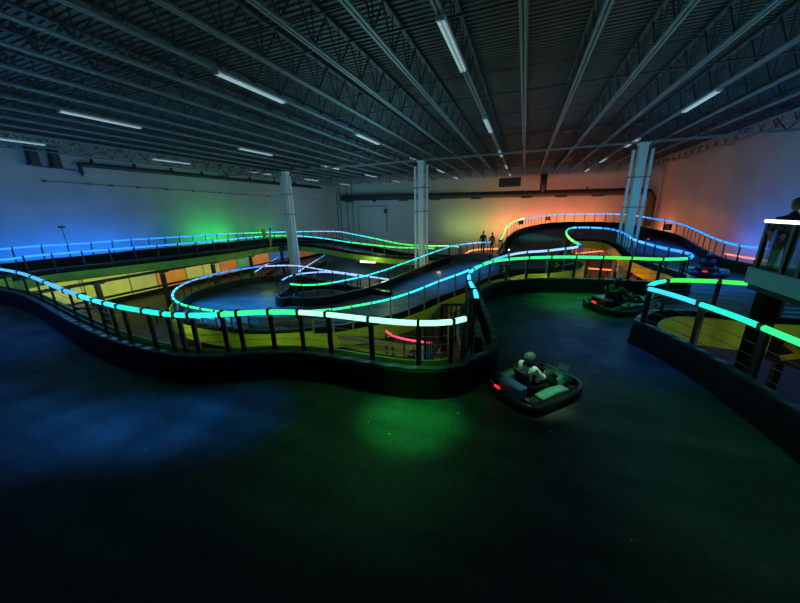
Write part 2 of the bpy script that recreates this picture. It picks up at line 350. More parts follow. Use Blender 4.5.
ribbon(sub(Eb, 0, 1), sub(Ef, 0, 1), 90)
wl = [V((-30.55, p.y, p.z-TZ+.02)) for p in Eb if p.x < -27.3]; wr = [V((p.x-.04, p.y, p.z-TZ+.02)) for p in Eb if p.x < -27.3]
ribbon(wl[::6]+[V((-30.55, 33, -.2)), V((-30.5, 40, -.4))], wr[::6]+[V((-27, 33, -.2)), V((-22, 37, -.5))], 40)  # added strip closing the wall gap, blocks lower-level light from spilling up
# right/back loop: pit side = I, outer side = D reversed
Dr = [p-dz for p in D[::-1]]; Ii = [p-dz for p in I]
def near(P, q): return min(range(len(P)), key=lambda i: (Vector(P[i].xy)-Vector(q.xy)).length)
def paired(inner, outer, keys, n=14):
    li, lo = [], []
    for (a0, b0), (a1, b1) in zip(keys, keys[1:]):
        I0, I1 = int(a0*(len(inner)-1)), int(a1*(len(inner)-1)); O0, O1 = int(b0*(len(outer)-1)), int(b1*(len(outer)-1))
        si = inner[I0:I1+1] if I1 > I0 else [inner[I0]]*2; so = outer[O0:O1+1] if O1 > O0 else [outer[O0]]*2
        li += resample(si, 1, n); lo += resample(so, 1, n)
    mb = MB(); m = 5
    for a, b in zip(li, lo):
        for j in range(m+1): mb.v.append(a.lerp(b, j/m))
    for i in range(len(li)-1):
        for j in range(m): k = i*(m+1)+j; mb.f.append([k, k+1, k+m+2, k+m+1])
    o = mb.build('floor', M['track'])
    if sum(p.normal.z for p in o.data.polygons) < 0: o.data.flip_normals()
    return struct(o)
inner = Ii+[p-dz for p in C2[1:]]
lenI = len(Ii)/len(inner)
outer = Dr+[p-dz for p in C1[::-1]]
lenD = len(Dr)/len(outer)
paired(inner, outer, [(0, .0), (lenI*.25, lenD*.2), (lenI*.45, lenD*.45), (lenI*.62, lenD*.62), (lenI*.8, lenD*.75), (lenI, lenD*.9), (lenI+(1-lenI)*.35, lenD+.02), (1, 1)])
# sunken hairpin around the island
Fi = [p-dz for p in Fr]; isl = [C1[0]-dz]+[at(283, 286, -1.1)-dz, at(278, 286.5, -1.1)-dz, at(275.5, 284.5, -1.1)-dz, at(277, 282.5, -1.1)-dz]+[p-dz for p in J]
paired(isl, Fi, [(0, 0), (.12, .3), (.3, .5), (.42, .75), (.7, .86), (1, 1)])
g1 = [p-dz for p in G1]; g2 = [p-dz for p in G2]
def ext(P): return P+[P[-1]+(P[-1]-P[-2])*30]
paired(ext(g1), ext(g2), [(0, 0), (1, 1)])
# rounded end of the island barrier
cap = [C1[0]]+pts([(283,285.2),(277.5,285),(276,283.2),(281,281)], -1.1)
tcap = rail(cap, -1, '---', 'unlit rounded end posts of the sunken hairpin island', 'rounded black bumper end of the sunken hairpin island', spacing=.9, skirt=None, pw=.06)
# ------------------------------------------------------------ room shell
XL, XR, YB, YF, ZL, ZT = -30.6, 14.6, 47.5, -4.2, -3.5, 8.6
def slab(name, c, d, m): return struct(MB().box(c, d).build(name, M[m]))
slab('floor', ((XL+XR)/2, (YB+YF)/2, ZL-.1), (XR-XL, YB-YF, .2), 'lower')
slab('wall_left', (XL-.1, (YB+YF)/2, (ZL+ZT)/2), (.2, YB-YF, ZT-ZL), 'wall')
slab('wall_right', (XR+.1, (YB+YF)/2, (ZL+ZT)/2), (.2, YB-YF, ZT-ZL), 'wall')
slab('wall_back', ((XL+XR)/2, YB+.1, (ZL+ZT)/2), (XR-XL+.4, .2, ZT-ZL), 'wall')
slab('wall_front', ((XL+XR)/2, YF-.1, (ZL+ZT)/2), (XR-XL+.4, .2, ZT-ZL), 'wall')
mb = MB(); y = YF; prof = []
while y < YB:
    prof += [(y, 8.52), (y+.08, 8.52), (y+.11, 8.56), (y+.19, 8.56)]; y += .22
k = 0
for X in (XL, XR):
    for (yy, zz) in prof: mb.v.append(Vector((X, min(yy, YB), zz)))
n = len(prof)
for i in range(n-1): mb.f.append([i, i+1, n+i+1, n+i])
o = mb.build('ceiling', M['ceil']); struct(o); s = o.modifiers.new('t', 'SOLIDIFY'); s.thickness = .06; s.offset = 1 if o.data.polygons[0].normal.z > 0 else -1
# joists
JZ = 7.42
def make_joist(L, label, flip=0):
    t = tag(empty('roof_joist', (0, 0, JZ), local=True), label, 'roof joist')
    for s in (-1, 1): MB().box((s*.055, L/2, .035), (.07, L, .07)).build('bottom_chord', M['joist'], t)
    MB().box((0, L/2, 1.02), (.14, L, .07)).build('top_chord', M['web'], t)
    mb = MB(); n = int(round(L/1.3)); p = L/n
    for i in range(n):
        mb.bar((0, i*p, 1.0), (0, (i+.5)*p, .05), .035); mb.bar((0, (i+.5)*p, .05), (0, (i+1)*p, 1.0), .035)
        mb.bar((0, (i+.5)*p, .05), (0, (i+.5)*p, 1.0), .025)
    mb.build('web', M['web'], t)
    return t
gY = 26.5
xs = [-.39+1.74*i for i in range(-17, 9)]
for (y0, y1, where) in ((YF+.1, gY-.15, 'before the girder'), (gY+.15, YB-.1, 'between girder and back wall')):
    proto = None; N0 = len(xs)
    for i, x in enumerate(xs):
        if proto is None: t = proto = make_joist(y1-y0, '')
        else: t = copy_tree(proto)
        t.location = (x, y0, JZ)
        k = N0-i
        t['label'] = ('open web steel roof joist %s, %s from the right wall' % (where, ['nearest', 'second', 'third', 'fourth', 'fifth', 'sixth', 'seventh', 'eighth', 'ninth', 'tenth', 'eleventh', 'twelfth', 'thirteenth', 'fourteenth', 'fifteenth', 'sixteenth', 'seventeenth', 'eighteenth', 'nineteenth', 'twentieth', 'twenty-first', 'twenty-second', 'twenty-third', 'twenty-fourth', 'twenty-fifth', 'twenty-sixth'][k-1]))
        t['group'] = 'roof joists '+where
# girder spans between columns
cx = [-36.2, -22.1, -8.2, 6.9, 22]
spans = [(XL, -22.1, 'left wall and left column'), (-22.1, -8.2, 'left and middle columns'), (-8.2, 6.9, 'middle and right columns'), (6.9, XR, 'right column and right wall')]
for a, b, w in spans:
    t = tag(empty('roof_girder', ((a+b)/2, gY, 7.1)), 'horizontal truss girder between %s' % w, 'girder', 'roof girders')
    for s in (-1, 1): MB().box(((a+b)/2, gY+s*.09, 7.14), (b-a, .1, .1)).build('bottom_chord', M['joist'], t)
    MB().box(((a+b)/2, gY, 8.3), (b-a, .26, .1)).build('top_chord', M['web'], t)
    mb = MB(); n = int(round((b-a)/1.74)); p = (b-a)/n
    for i in range(n): mb.bar((a+i*p, gY, 8.28), (a+(i+.5)*p, gY, 7.15), .06); mb.bar((a+(i+.5)*p, gY, 7.15), (a+(i+1)*p, gY, 8.28), .06)
    mb.build('web', M['web'], t)
for y, w in ((2.5, 'nearest the camera'), (8.7, 'above the peninsula'), (14.5, 'second before the girder'), (20.6, 'just before the girder'), (33.5, 'past the girder'), (40.5, 'nearest the back wall')):
    t = tag(empty('bridging_rod', (-8, y, 7.5)), 'thin bridging line crossing the joists, %s' % w, 'bridging', 'joist bridging')
    MB().box((-8, y, 7.51), (XR-XL-.3, .04, .04)).build('lower_angle', M['web'], t)
    MB().box((-8, y, 8.3), (XR-XL-.3, .04, .04)).build('upper_angle', M['web'], t)
# strip fixtures
fixproto = None
rows = [(9.8, 'first row'), (18.6, 'second row'), (27.9, 'row just past the girder'), (36.7, 'fourth row'), (45.2, 'row nearest the back wall')]
colsx = [(-26.49, 'left wall line'), (-17.79, 'line over the left column'), (-9.09, 'line over the middle column'), (-2.13, 'line right of the middle column'), (6.57, 'line over the right column')]
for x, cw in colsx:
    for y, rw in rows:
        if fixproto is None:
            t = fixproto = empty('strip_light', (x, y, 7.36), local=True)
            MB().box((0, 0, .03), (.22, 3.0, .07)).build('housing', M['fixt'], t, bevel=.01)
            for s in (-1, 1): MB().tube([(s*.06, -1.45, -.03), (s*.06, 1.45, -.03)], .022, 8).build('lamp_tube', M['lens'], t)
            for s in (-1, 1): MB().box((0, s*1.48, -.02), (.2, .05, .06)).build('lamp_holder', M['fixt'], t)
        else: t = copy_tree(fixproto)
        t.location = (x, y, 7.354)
        tag(t, 'white strip light with added faint glow, %s, %s' % (rw, cw), 'ceiling light', 'strip lights under the roof joists')
# columns
for x, w in ((-22.1, 'left'), (-8.2, 'middle'), (6.9, 'right')):
    t = tag(empty('column', (x, gY, ZL)), 'tall white steel column with side pipes, %s of the three' % w, 'column', 'white columns')
    MB().box((x, gY, (ZL+7.1)/2), (.5, .5, 7.1-ZL)).build('shaft', M['column'], t, bevel=.02)
    MB().box((x, gY, 7.04), (.62, .62, .1)).build('cap_plate', M['column'], t)
    MB().box((x, gY, ZL+.03), (.8, .8, .06)).build('base_plate', M['column'], t)
    for s in (-1, 1):
        MB().box((x+s*.52, gY-.1, (ZL+6.7)/2), (.16, .2, 6.7-ZL)).build('side_pipe', M['column'], t, bevel=.02)
    mb = MB()
    for z in (3.1, 5.0): mb.box((x, gY-.02, z), (1.25, .56, .05))
    mb.build('clamp', M['conduit'], t)
# ducts and pipes
t = tag(empty('air_duct', (-5, 46.3, 4.9)), 'long dark round duct across the back wall bending down at right', 'duct')
MB().tube([(-27.8, 46.2, 5.35), (-10, 46.2, 5.1), (5, 46.2, 4.9), (12.6, 46.2, 4.8), (13.4, 46.2, 4.6), (13.8, 46.2, 4.0), (13.8, 46.2, .8)], .42, 14).build('duct_run', M['duct'], t, smooth=True)
MB().tube([(2.0, 46.2, 5), (2.0, 46.2, 7.3)], .4, 14).build('riser', M['duct'], t, smooth=True)
for x in (-26.4, -17.2, -12.2, -6.4, .1, 4.2, 8.2): MB().box((x, 46.1, 4.62-.01*x), (1.3, .5, .35)).build('outlet', M['duct'], t)
for x in (-22, -9, -1, 7): MB().box((x, 46.2, 5.1), (.06, .95, .95)).build('duct_joint', M['duct'], t)
t = tag(empty('unit_heater', (-2, 44.2, 5.9)), 'dark box heater hanging from the roof by the back wall', 'heater')
MB().box((-2, 44.2, 6.35), (2.6, .9, 1.05)).build('casing', M['duct'], t, bevel=.04)
mb = MB()
for i in range(6): mb.box((-2, 43.72, 6.0+i*.14), (2.3, .05, .04))
mb.build('louvre', M['conduit'], t)
for s in (-1, 1): MB().tube([(-2+s, 44.2, 6.8), (-2+s, 44.2, 7.5)], .03, 6).build('hanger', M['conduit'], t)
t = tag(empty('sprinkler_main', (-30.2, 22, 6.9)), 'dark horizontal pipe high on the left wall', 'pipe')
MB().tube([(-30.2, 14.4, 6.3), (-30.2, 14.4, 6.85), (-30.2, 15, 6.92), (-30.2, 44, 6.92)], .17, 10).build('pipe_run', M['pipe'], t, smooth=True)
for y in (15.2, 18, 21, 24, 27, 30, 34, 38): MB().box((-30.2, y, 7.12), (.25, .12, .5)).build('hanger', M['pipe'], t)
MB().tube([(-30.2, 14.4, 6.3), (-30.2, 14.4, 6.1)], .07, 8).build('drain_valve', M['pipe'], t)
for y, l in ((12.1, 'left'), (13.15, 'right')):
    t = tag(empty('ceiling_bracket', (-30.3, y, 6.6)), 'dark vertical bracket high on left wall, %s of the pair' % l, 'bracket', 'dark brackets on the left wall')
    MB().box((-30.25, y, 7.2), (.5, .42, 1.2)).build('plate', M['pipe'], t); MB().box((-30.3, y, 6.62), (.5, .6, .08)).build('foot', M['pipe'], t)
tag(MB().tube([(-30.45, 12, 6.58), (-30.45, 14.6, 6.5)], .03, 6).build('shelf_rail', M['pipe']), 'thin dark rail joining the brackets on left wall', 'rail')
t = tag(empty('cable_run', (-30.5, 20, 5.5)), 'thin conduit with small boxes along the upper left wall', 'conduit')
MB().tube([(-30.575, 12.3, 5.66), (-30.575, 44, 5.2)], .022, 6).build('conduit', M['conduit'], t)
for y in (12.4, 14.8, 16.2, 18.1, 20.5, 23, 26, 29, 33): MB().box((-30.53, y, 5.66-(y-12)*.0145), (.12, .2, .14)).build('junction_box', M['conduit'], t)
for i, (x, z0, z1) in enumerate(((-29.5, ZL, 7.4), (-28.9, ZL, 7.4), (-27.6, ZL, 7.4), (-26.6, ZL, 7.4))):
    tag(MB().tube([(x, 47.42, z0), (x, 47.42, z1)], .06, 8).build('vertical_conduit', M['conduit']), 'dark vertical conduit in the far left corner, %s' % ['nearest the corner', 'second from corner', 'third from corner', 'nearest the duct end'][i], 'conduit', 'conduits in the far left corner')
t = tag(empty('door_frame', (-23.5, 47.2, 0)), 'thin dark frame of pipes on the grey back wall left of middle column', 'frame')
MB().tube([(-25.5, 47.3, 4.0), (-20.5, 47.3, 4.0)], .05, 6).build('head', M['conduit'], t)
for x in (-25.5, -20.5): MB().tube([(x, 47.3, 0), (x, 47.3, 4.0)], .05, 6).build('upright', M['conduit'], t)
MB().box((-20.6, 47.2, 3.2), (.5, .2, .7)).build('switch_box', M['pipe'], t)
t = tag(empty('security_camera', (-28.9, 11.6, .3)), 'small camera on a thin pole before the left wall', 'camera')
MB().tube([(-28.5, 11.7, ZL), (-28.5, 11.7, 2.62)], .02, 6).build('pole', M['pipe'], t); MB().box((-28.5, 11.7, 2.66), (.14, .3, .12)).build('camera_head', M['pipe'], t)
# wall mural boards of the lower level
mural = [(9.0, 12.6, (.62,.68,.22), 'pale yellow'), (12.7, 15.6, (.62,.68,.20), 'second pale yellow'), (15.7, 17.7, (.55,.58,.25), 'greenish yellow'), (17.8, 20.4, (.75,.28,.05), 'orange'), (20.5, 22.2, (.60,.64,.2), 'cream'),
         (22.3, 24.2, (.62,.60,.2), 'yellow'), (24.3, 26.4, (.72,.25,.05), 'rust orange'), (26.5, 28.4, (.10,.42,.22), 'green'), (28.5, 31.5, (.75,.3,.08), 'amber'), (31.6, 36, (.04,.2,.7), 'blue'), (36.1, 40, (.75,.3,.08), 'far orange')]
for y0, y1, c, w in mural:
    tag(MB().box((-30.45, (y0+y1)/2, -1.85), (.1, y1-y0, 2.5)).build('wall_board', mat('board_paint', c, .6, noise=.15, scale=1)), '%s board on the lower level left wall' % w, 'wall board')
struct(MB().box((-30.45, 22, -3.3), (.14, 50, .36)).build('dark_strip_left', M['matte']))  # added dark strip covering the wall foot below the boards
# supports below the raised track
for i, y in enumerate((10, 13.6, 17.4, 21.2, 25.2)):
    t = tag(empty('deck_support', (-22.6, y, ZL)), 'dark steel post holding the raised left track, %s from the camera' % ['first', 'second', 'third', 'fourth', 'fifth'][i], 'post', 'posts under the raised left track')
    MB().box((-22.6, y, (ZL-.52)/2-.02), (.22, .22, -.52-ZL)).build('post', M['post'], t); MB().box((-22.45, y, -.42), (.3, .5, .1)).build('head_plate', M['post'], t)
tag(MB().box((-22.9, 14, -.4), (.2, 14, .16)).build('edge_beam', M['post']), 'dark beam under the green side of raised left track', 'beam')
tag(MB().box((-23.2, 17, -1.45), (.12, 22, .12)).build('cross_rail', M['post']), 'lower dark rail in front of the lower level boards', 'rail')
for i, p in enumerate([(-6.5, 10.5), (-3.2, 14.2), (-10.5, 12.8), (8.8, 14.0), (-14.5, 10.6), (2.0, 20.0), (4.5, 25.5), (6.2, 20.5)]):
    w = ['under the middle ramp', 'beside the ramp mouth', 'at the sunken loop', 'behind the right pit', 'left of the white tables', 'under the front of the orange pit', 'deep in the orange pit', 'right in the orange pit'][i]
    top = [-2.5, -1.2, -2.6, -.2, -2.7, -.2, -.2, -.2][i]
    tag(MB().box((p[0], p[1], (ZL+top)/2), (.2, .2, top-ZL)).build('deck_support', M['post']), 'dark steel deck post %s' % w, 'post', 'deck posts')
# ------------------------------------------------------------ lower level seen through the openings
def low_rail(P, c, label, s=1.6, r=.05, n=4, zf=None):
    P = catmull(P, .3); t = tag(empty('lower_railing', P[0]-Vector((0, 0, 1.1))), label, 'railing')
    k = max(2, int(len(P)/n)); MB().tube(P, r, 8).build('light_tube', neon(c, s), t, smooth=True)
    for i in range(0, len(P), k): MB().bar(P[i]-Vector((0, 0, 1.1)), P[i], .06).build('post', M['post'], t)
low_rail(pts([(386,331),(391,335),(400,338),(415,341),(433,343)], -1.9), 'r', 'short red neon rail of the lower level under the foreground handrail', 1.6, .045)
low_rail(pts([(455,302),(461,299.5),(468,298.5)], -1.6), 'r', 'little red neon rail beside the stair fence', 1.2, .04, 2)
low_rail(pts([(465,254.5),(470,251),(478,249.6),(498,248.7)], -.6), 'o', 'orange red neon rail below the far handrail end', 2.2, .08)
low_rail(pts([(726,254),(745,257.5),(775,262)], -.2), 'o', 'orange neon rail below the blue right wall', 1.4, .06, 3)
for i, (P_, c, w) in enumerate([([(576,253.5,-1.6),(592,252,-1.6),(620,249.5,-1.6)], 'o', 'upper'), ([(583,246.5,-1.6),(600,246,-1.6),(618,245,-1.6)], 'o', 'farthest'), ([(577,267,-1.9),(590,268.5,-1.9),(612,270,-1.9)], 'o', 'lowest'), ([(625,263,-2.2),(640,261.5,-2.2)], 'o', 'short right')]):
    low_rail(pts(P_), c, 'glowing rail inside the orange pit, %s one' % w, 1.8, .06)
for i, (x, y) in enumerate(((4.2, 18.5), (5.2, 17.2), (5.0, 20.2))):
    t = tag(empty('parked_prop', (x, y, ZL)), 'dark branching steel brace inside the orange pit, %s' % ['left', 'right', 'rear'][i], 'brace', 'braces in the orange pit')
    MB().bar((x, y, ZL), (x, y, -.3), .12).build('upright', M['post'], t)
    MB().bar((x, y, -1.6), (x-.8, y, -.3), .09).build('arm', M['post'], t); MB().bar((x, y, -1.6), (x+.8, y, -.3), .09).build('arm', M['post'], t)
# grey lower railings and white counters visible between the foreground posts
low = [((235, 323), (440, 351), 'long sloping grey guard rail of lower track'), ((250, 318), (360, 324), 'thin grey guard rail beyond the white tables'), ((60, 305), (165, 309), 'purplish lower track edge at left')]
for i, (a, b, w) in enumerate(low):
    t = tag(empty('guard_rail', at(*a, -2.4)), w, 'guard rail'); p, q = at(*a, -2.3), at(*b, -2.3)
    MB().bar(p, q, .05, .2).build('beam', M['steel'], t); MB().bar(p-Vector((0, 0, .35)), q-Vector((0, 0, .35)), .05, .06).build('lower_beam', M['steel'], t)
    for u in (.1, .5, .9): MB().bar(p.lerp(q, u)-Vector((0, 0, 1.1)), p.lerp(q, u), .07).build('post', M['post'], t)
for i, x in enumerate((197, 211, 226)):
    p = at(x, 322, -2.4); t = tag(empty('white_table', (p.x, p.y, ZL)), 'pale board standing by the lower track, %s of three' % ['left', 'middle', 'right'][i], 'board', 'pale boards on lower level')
    MB().box((p.x, p.y, -2.45), (.62, .06, .55)).build('panel', M['fixt'], t, bevel=.01)
    for s in (-1, 1): MB().box((p.x+s*.25, p.y, (ZL-2.7)/2), (.05, .05, -2.7-ZL)).build('leg', M['post'], t)
t = tag(empty('lower_lane', (-8, 11.2, ZL)), 'lime painted curving kerb on the lower level floor', 'kerb')
kp = catmull(pts([(190,333),(230,333.5),(280,333),(320,336),(360,345),(410,352)], -3.2), .3)
MB().sweep(kp, normals(kp, 1), [(-.6, 0), (-.6, .28), (.6, .28), (.6, 0)]).build('kerb_strip', M['lime'], t)
# lower back partition behind the sunken straight
tag(MB().box((-15.5, 37.5, -1.9), (11, .2, 3.1)).build('partition', M['ltan']), 'tan partition wall of the lower level past the left column', 'partition')
t = tag(empty('wall_lamp', (-13.4, 30.9, -1.7)), 'glowing warm lamp on the lower level past the left column', 'lamp')
p = at(368, 261.5, -1.9); MB().box(p, (1.7, .3, .22)).build('lamp_glass', M['warmlamp'], t); MB().box(p+Vector((0, .1, .2)), (1.8, .4, .14)).build('housing', M['pipe'], t)
# stair fence beside the peninsula tip
def fence(P, z0, z1, label, n, bars=1):
    t = tag(empty('stair_fence', (P[0].x, P[0].y, z0)), label, 'fence')
    for a, b in zip(P, P[1:]):
        MB().bar(V((a.x, a.y, z1)), V((b.x, b.y, z1)), .05).build('top_rail', M['post'], t)
        MB().bar(V((a.x, a.y, z0+.1)), V((b.x, b.y, z0+.1)), .04).build('bottom_rail', M['post'], t)
    for a, b in zip(P, P[1:]):
        for i in range(n+1):
            q = a.lerp(b, i/n); MB().bar(V((q.x, q.y, z0)), V((q.x, q.y, z1)), .05 if i in (0, n) else .03).build('baluster', M['post'], t)
fence([V((-1.75, 5.9, 0)), V((-1.75, 7.4, 0)), V((-.95, 7.6, 0))], -.2, .9, 'dark balustrade of the stair inside the peninsula', 7)
t = tag(empty('access_hatch', (-1.0, 6.3, 0)), 'tall glass and steel gate at the peninsula tip', 'gate')
a, b = V((-.98, 6.0, .05)), V((-.98, 6.95, .05))
for q in (a, b): MB().bar(q, q+V((0, 0, 1.25)), .06).build('gate_post', M['post'], t)
MB().box((-.98, 6.47, .65), (.02, .8, 1.05)).build('gate_panel', M['glass'], t); MB().bar(a+V((0, 0, 1.25)), b+V((0, 0, 1.25)), .06).build('top_bar', M['post'], t); MB().bar(a+V((0, 0, .1)), b+V((0, 0, .1)), .06).build('bottom_bar', M['post'], t)
mb = MB()
for i in range(10): mb.box((-1.9-.26*i, 6.7, -.2-.3*i), (.28, 1.4, .05))
tag(mb.build('stair', M['steel']), 'steel stair flight going down inside the peninsula', 'stair')
# arrow signs hung on the curved barrier
def sign(p, label, rz=0, s=.34):
    t = tag(empty('arrow_sign', p, rz, local=True), label, 'sign')
    MB().box((0, 0, 0), (s*1.2, .03, s)).build('plate', M['post'], t)
    mb = MB(); mb.bar((-.12*s*2, -.02, .14*s*2), (.1*s*2, -.02, 0), .02, .09*s*2, up=(0, 0, 1)); mb.bar((-.12*s*2, -.02, -.14*s*2), (.1*s*2, -.02, 0), .02, .09*s*2)
    mb.build('chevron', M['yellow'], t)
sign(at(505, 269, .9)+V((0, -.1, 0)), 'small yellow chevron arrow board on the curve near the peninsula')
sign(at(557, 264.5, .95)+V((0, -.1, 0)), 'small yellow chevron arrow board right along the curve')
sign(at(796, 342, .7)+V((.35, .5, -.4)), 'yellow chevron arrow board below the nearest right handrail', -.9, .6)
sign(at(521, 222.5, 1.8)+V((0, -.1, 0)), 'tiny dark arrow board left on the far handrail', 0, .4)
sign(at(547.5, 218.5, 2.0)+V((0, -.1, 0)), 'tiny dark arrow board right on the far handrail', 0, .4)
sign(at(667, 227, 1.4)+V((0, -.1, 0)), 'tiny dark arrow board right of the right column', 0, .5)
# ------------------------------------------------------------ spectator booth at right
t = tag(empty('viewing_booth', (4.0, 7.6, ZL)), 'glass fronted viewing booth with grey ledge and white lit top edge', 'booth')
bx0, bx1, by0, by1 = 3.98, 7.6, 3.4, 7.62
MB().box(((bx0+bx1)/2, (by0+by1)/2, 1.72), (bx1-bx0-.04, by1-by0-.04, .1)).build('platform', M['black'], t)
MB().box((bx0+.04, (by0+by1)/2, 1.92), (.10, by1-by0, .30)).build('ledge', M['ledge'], t, bevel=.01)
MB().box(((bx0+bx1)/2+.06, by1-.04, 1.92), (bx1-bx0-.1, .10, .30)).build('ledge', M['ledge'], t, bevel=.01)
MB().box((bx0+.03, by1+.02, 1.92), (.09, .03, .30)).build('corner_cap', mat('pale_cap', (.7, .5, .5), .5), t)
gz0, gz1 = 2.07, 2.86
ys = [by1-.05, 6.95, 6.6, 5.6, 4.6, by0+.05]
for y in ys: MB().box((bx0+.05, y, (gz0+gz1)/2), (.06, .07, gz1-gz0)).build('mullion', M['post'], t)
for a, b in zip(ys, ys[1:]): MB().box((bx0+.05, (a+b)/2, (gz0+gz1)/2), (.012, abs(a-b)-.08, gz1-gz0)).build('glass_pane', M['glass'], t)
for i in range(3):
    xa = bx0+.1+i*1.15; MB().box((xa+.57, by1-.05, (gz0+gz1)/2), (1.08, .012, gz1-gz0)).build('glass_pane', M['glass'], t); MB().box((xa+1.15, by1-.05, (gz0+gz1)/2), (.06, .06, gz1-gz0)).build('mullion', M['post'], t)
MB().box((bx0+.05, (by0+by1)/2, gz1+.03), (.09, by1-by0, .05)).build('top_rail', M['post'], t)
MB().box(((bx0+bx1)/2, by1-.05, gz1+.03), (bx1-bx0, .09, .05)).build('top_rail', M['post'], t)
MB().tube([(bx0+.0, by0, gz1+.03), (bx0+.0, by1-.05, gz1+.03)], .028, 8).build('led_strip', M['whiteled'], t)
for (x, y) in ((4.2, 7.35), (7.3, 7.35), (4.2, 3.7), (7.3, 3.7)): MB().box((x, y, (ZL+1.67)/2), (.24, .24, 1.67-ZL)).build('pillar', M['matte'], t)
# ------------------------------------------------------------ people
def skin_body(name, verts, edges, radii, m, parent, root=0):
    me = bpy.data.meshes.new(name); me.from_pydata(verts, edges, []); o = bpy.data.objects.new(name, me); COL.objects.link(o); o.parent = parent
    md = o.modifiers.new('skin', 'SKIN'); md.use_smooth_shade = True
    for i, r in enumerate(radii): me.skin_vertices[0].data[i].radius = (r, r) if not isinstance(r, tuple) else r
    me.skin_vertices[0].data[root].use_root = True
    s = o.modifiers.new('sub', 'SUBSURF'); s.levels = 1; s.render_levels = 2; me.materials.append(m); return o
def standing(loc, rz, label, top, legs, hair='hair', lean=0, scale=1.0, arms='down'):
    t = tag(empty('person', loc, rz, local=True), label, 'person'); t.scale = (scale,)*3
    v = [(0,0,.95),(0,0,1.15),(0,.01,1.38),(0,0,1.50),(0,-.01,1.58),(-.09,0,.9),(-.1,-.02,.5),(-.11,.02,.09),(-.11,-.13,.04),(.09,0,.9),(.1,-.02,.5),(.11,.02,.09),(.11,-.13,.04)]
    if arms == 'down': a = [(-.19,0,1.40),(-.25,.02,1.12),(-.24,-.10,.88),(-.24,-.13,.80),(.19,0,1.40),(.25,.02,1.12),(.24,-.10,.88),(.24,-.13,.80)]
    else: a = [(-.19,0,1.40),(-.26,-.05,1.14),(-.14,-.30,1.12),(-.10,-.37,1.12),(.19,0,1.40),(.26,-.05,1.14),(.14,-.30,1.12),(.10,-.37,1.12)]
    v = [(x, y+lean*max(0, z-.95), z) for x, y, z in v+a]
    e = [(0,1),(1,2),(2,3),(3,4),(0,5),(5,6),(6,7),(7,8),(0,9),(9,10),(10,11),(11,12),(2,13),(13,14),(14,15),(15,16),(2,17),(17,18),(18,19),(19,20)]
    r = [(.15,.11),(.14,.10),(.17,.11),.06,.055,.09,.065,.05,.04,.09,.065,.05,.04,.07,.05,.036,.035,.07,.05,.036,.035]
    skin_body('body', v, e, r, M[legs], t)
    sv = [(0,0,.98),(0,0,1.2),(0,.01,1.39),(-.19,0,1.40),(-.245,.015 if arms == 'down' else -.04,1.16),(.19,0,1.40),(.245,.015 if arms == 'down' else -.04,1.16)]
    sv = [(x, y+lean*max(0, z-.95), z) for x, y, z in sv]
    skin_body('jacket', sv, [(0,1),(1,2),(2,3),(3,4),(2,5),(5,6)], [(.17,.13),(.16,.12),(.185,.125),.082,.062,.082,.062], M[top], t)
    hy = lean*.7
    mb = MB().ball((0, -.02+hy, 1.69), (.075, .095, .12)); mb.ball((0, -.115+hy, 1.67), (.015, .02, .022), 8, 5)
    for s in (-1, 1): mb.ball((s*.077, -.01+hy, 1.68), (.012, .022, .032), 8, 5)
    h = mb.build('head', M['skin'], t, smooth=True)
    for s in (-1, 1): MB().ball((s*.03, -.108+hy, 1.70), .010, 8, 5).build('eye', M['hair'], h)
    MB().box((0, -.112+hy, 1.625), (.05, .01, .008)).build('mouth', M['hair'], h)
    MB().ball((0, .01+hy, 1.73), (.086, .10, .10)).build('hair', M[hair], h, smooth=True)
    for s in (-1, 1):
        hx, hyy, hz = (s*.24, -.13+lean*0, .80) if arms == 'down' else (s*.10, -.37+lean*.17, 1.12)
        mb = MB().ball((hx, hyy, hz-.03), (.028, .04, .05), 8, 6)
        for i in range(4): mb.tube([(hx, hyy-.03+i*.02, hz-.06), (hx-s*.005, hyy-.035+i*.021, hz-.10), (hx-s*.015, hyy-.035+i*.02, hz-.125-.01*(i in (1, 2)))], .009, 6)
        mb.tube([(hx-s*.01, hyy-.03, hz-.02), (hx-s*.03, hyy-.055, hz-.06)], .010, 6)
        mb.build('hand', M['skin'], t, smooth=True)
    return t
p = at(293, 288, -2.4); ph = V((p.x, p.y, -2.46))
standing((-13.9, 16.4, -2.46), 2.8, 'person in dark clothes standing at the island tip by the left column', 'cloth', 'cloth', arms='fwd')
standing((-21.5, 22.7, .12), 2.2, 'person in orange top leaning on the raised track before the left column', 'hiviz', 'khaki', lean=-.15)
standing((-3.0, 26.9, -.35), 0, 'person in dark clothes standing against the orange wall', 'cloth', 'cloth')
standing((-2.3, 27.1, -.35), .6, 'person in tan clothes beside the dark-clothed one at orange wall', 'khaki', 'cloth', scale=.93)
standing((4.17, 7.32, 1.77), -.9, 'dark-haired person standing in the viewing booth', 'cloth', 'cloth', arms='fwd', scale=.82)
# tyres stacked next to the orange-top person
for i in range(2):
    mb = MB(); c = V((-20.9, 23.5, .12+i*.24-.10)); ring = [c+V((math.cos(a)*.24, math.sin(a)*.24, 0)) for a in [2*math.pi*j/16 for j in range(17)]]
    mb.tube(ring, .11, 8, cap=False); tag(mb.build('tyre', M['rubber'], smooth=True), 'black tyre beside the leaning person, %s one' % ['lower', 'upper'][i], 'tyre', 'tyre stack')
t = tag(empty('warning_cone', (-22.4, 22.8, -.1)), 'yellow flag standing beside the leaning person', 'flag')
MB().tube([(-22.5, 22.9, -.1), (-22.5, 22.9, 1.9)], .03, 6).build('pole', M['post'], t); MB().box((-22.32, 22.9, 1.45), (.4, .03, .8)).build('cloth', M['lime'], t)
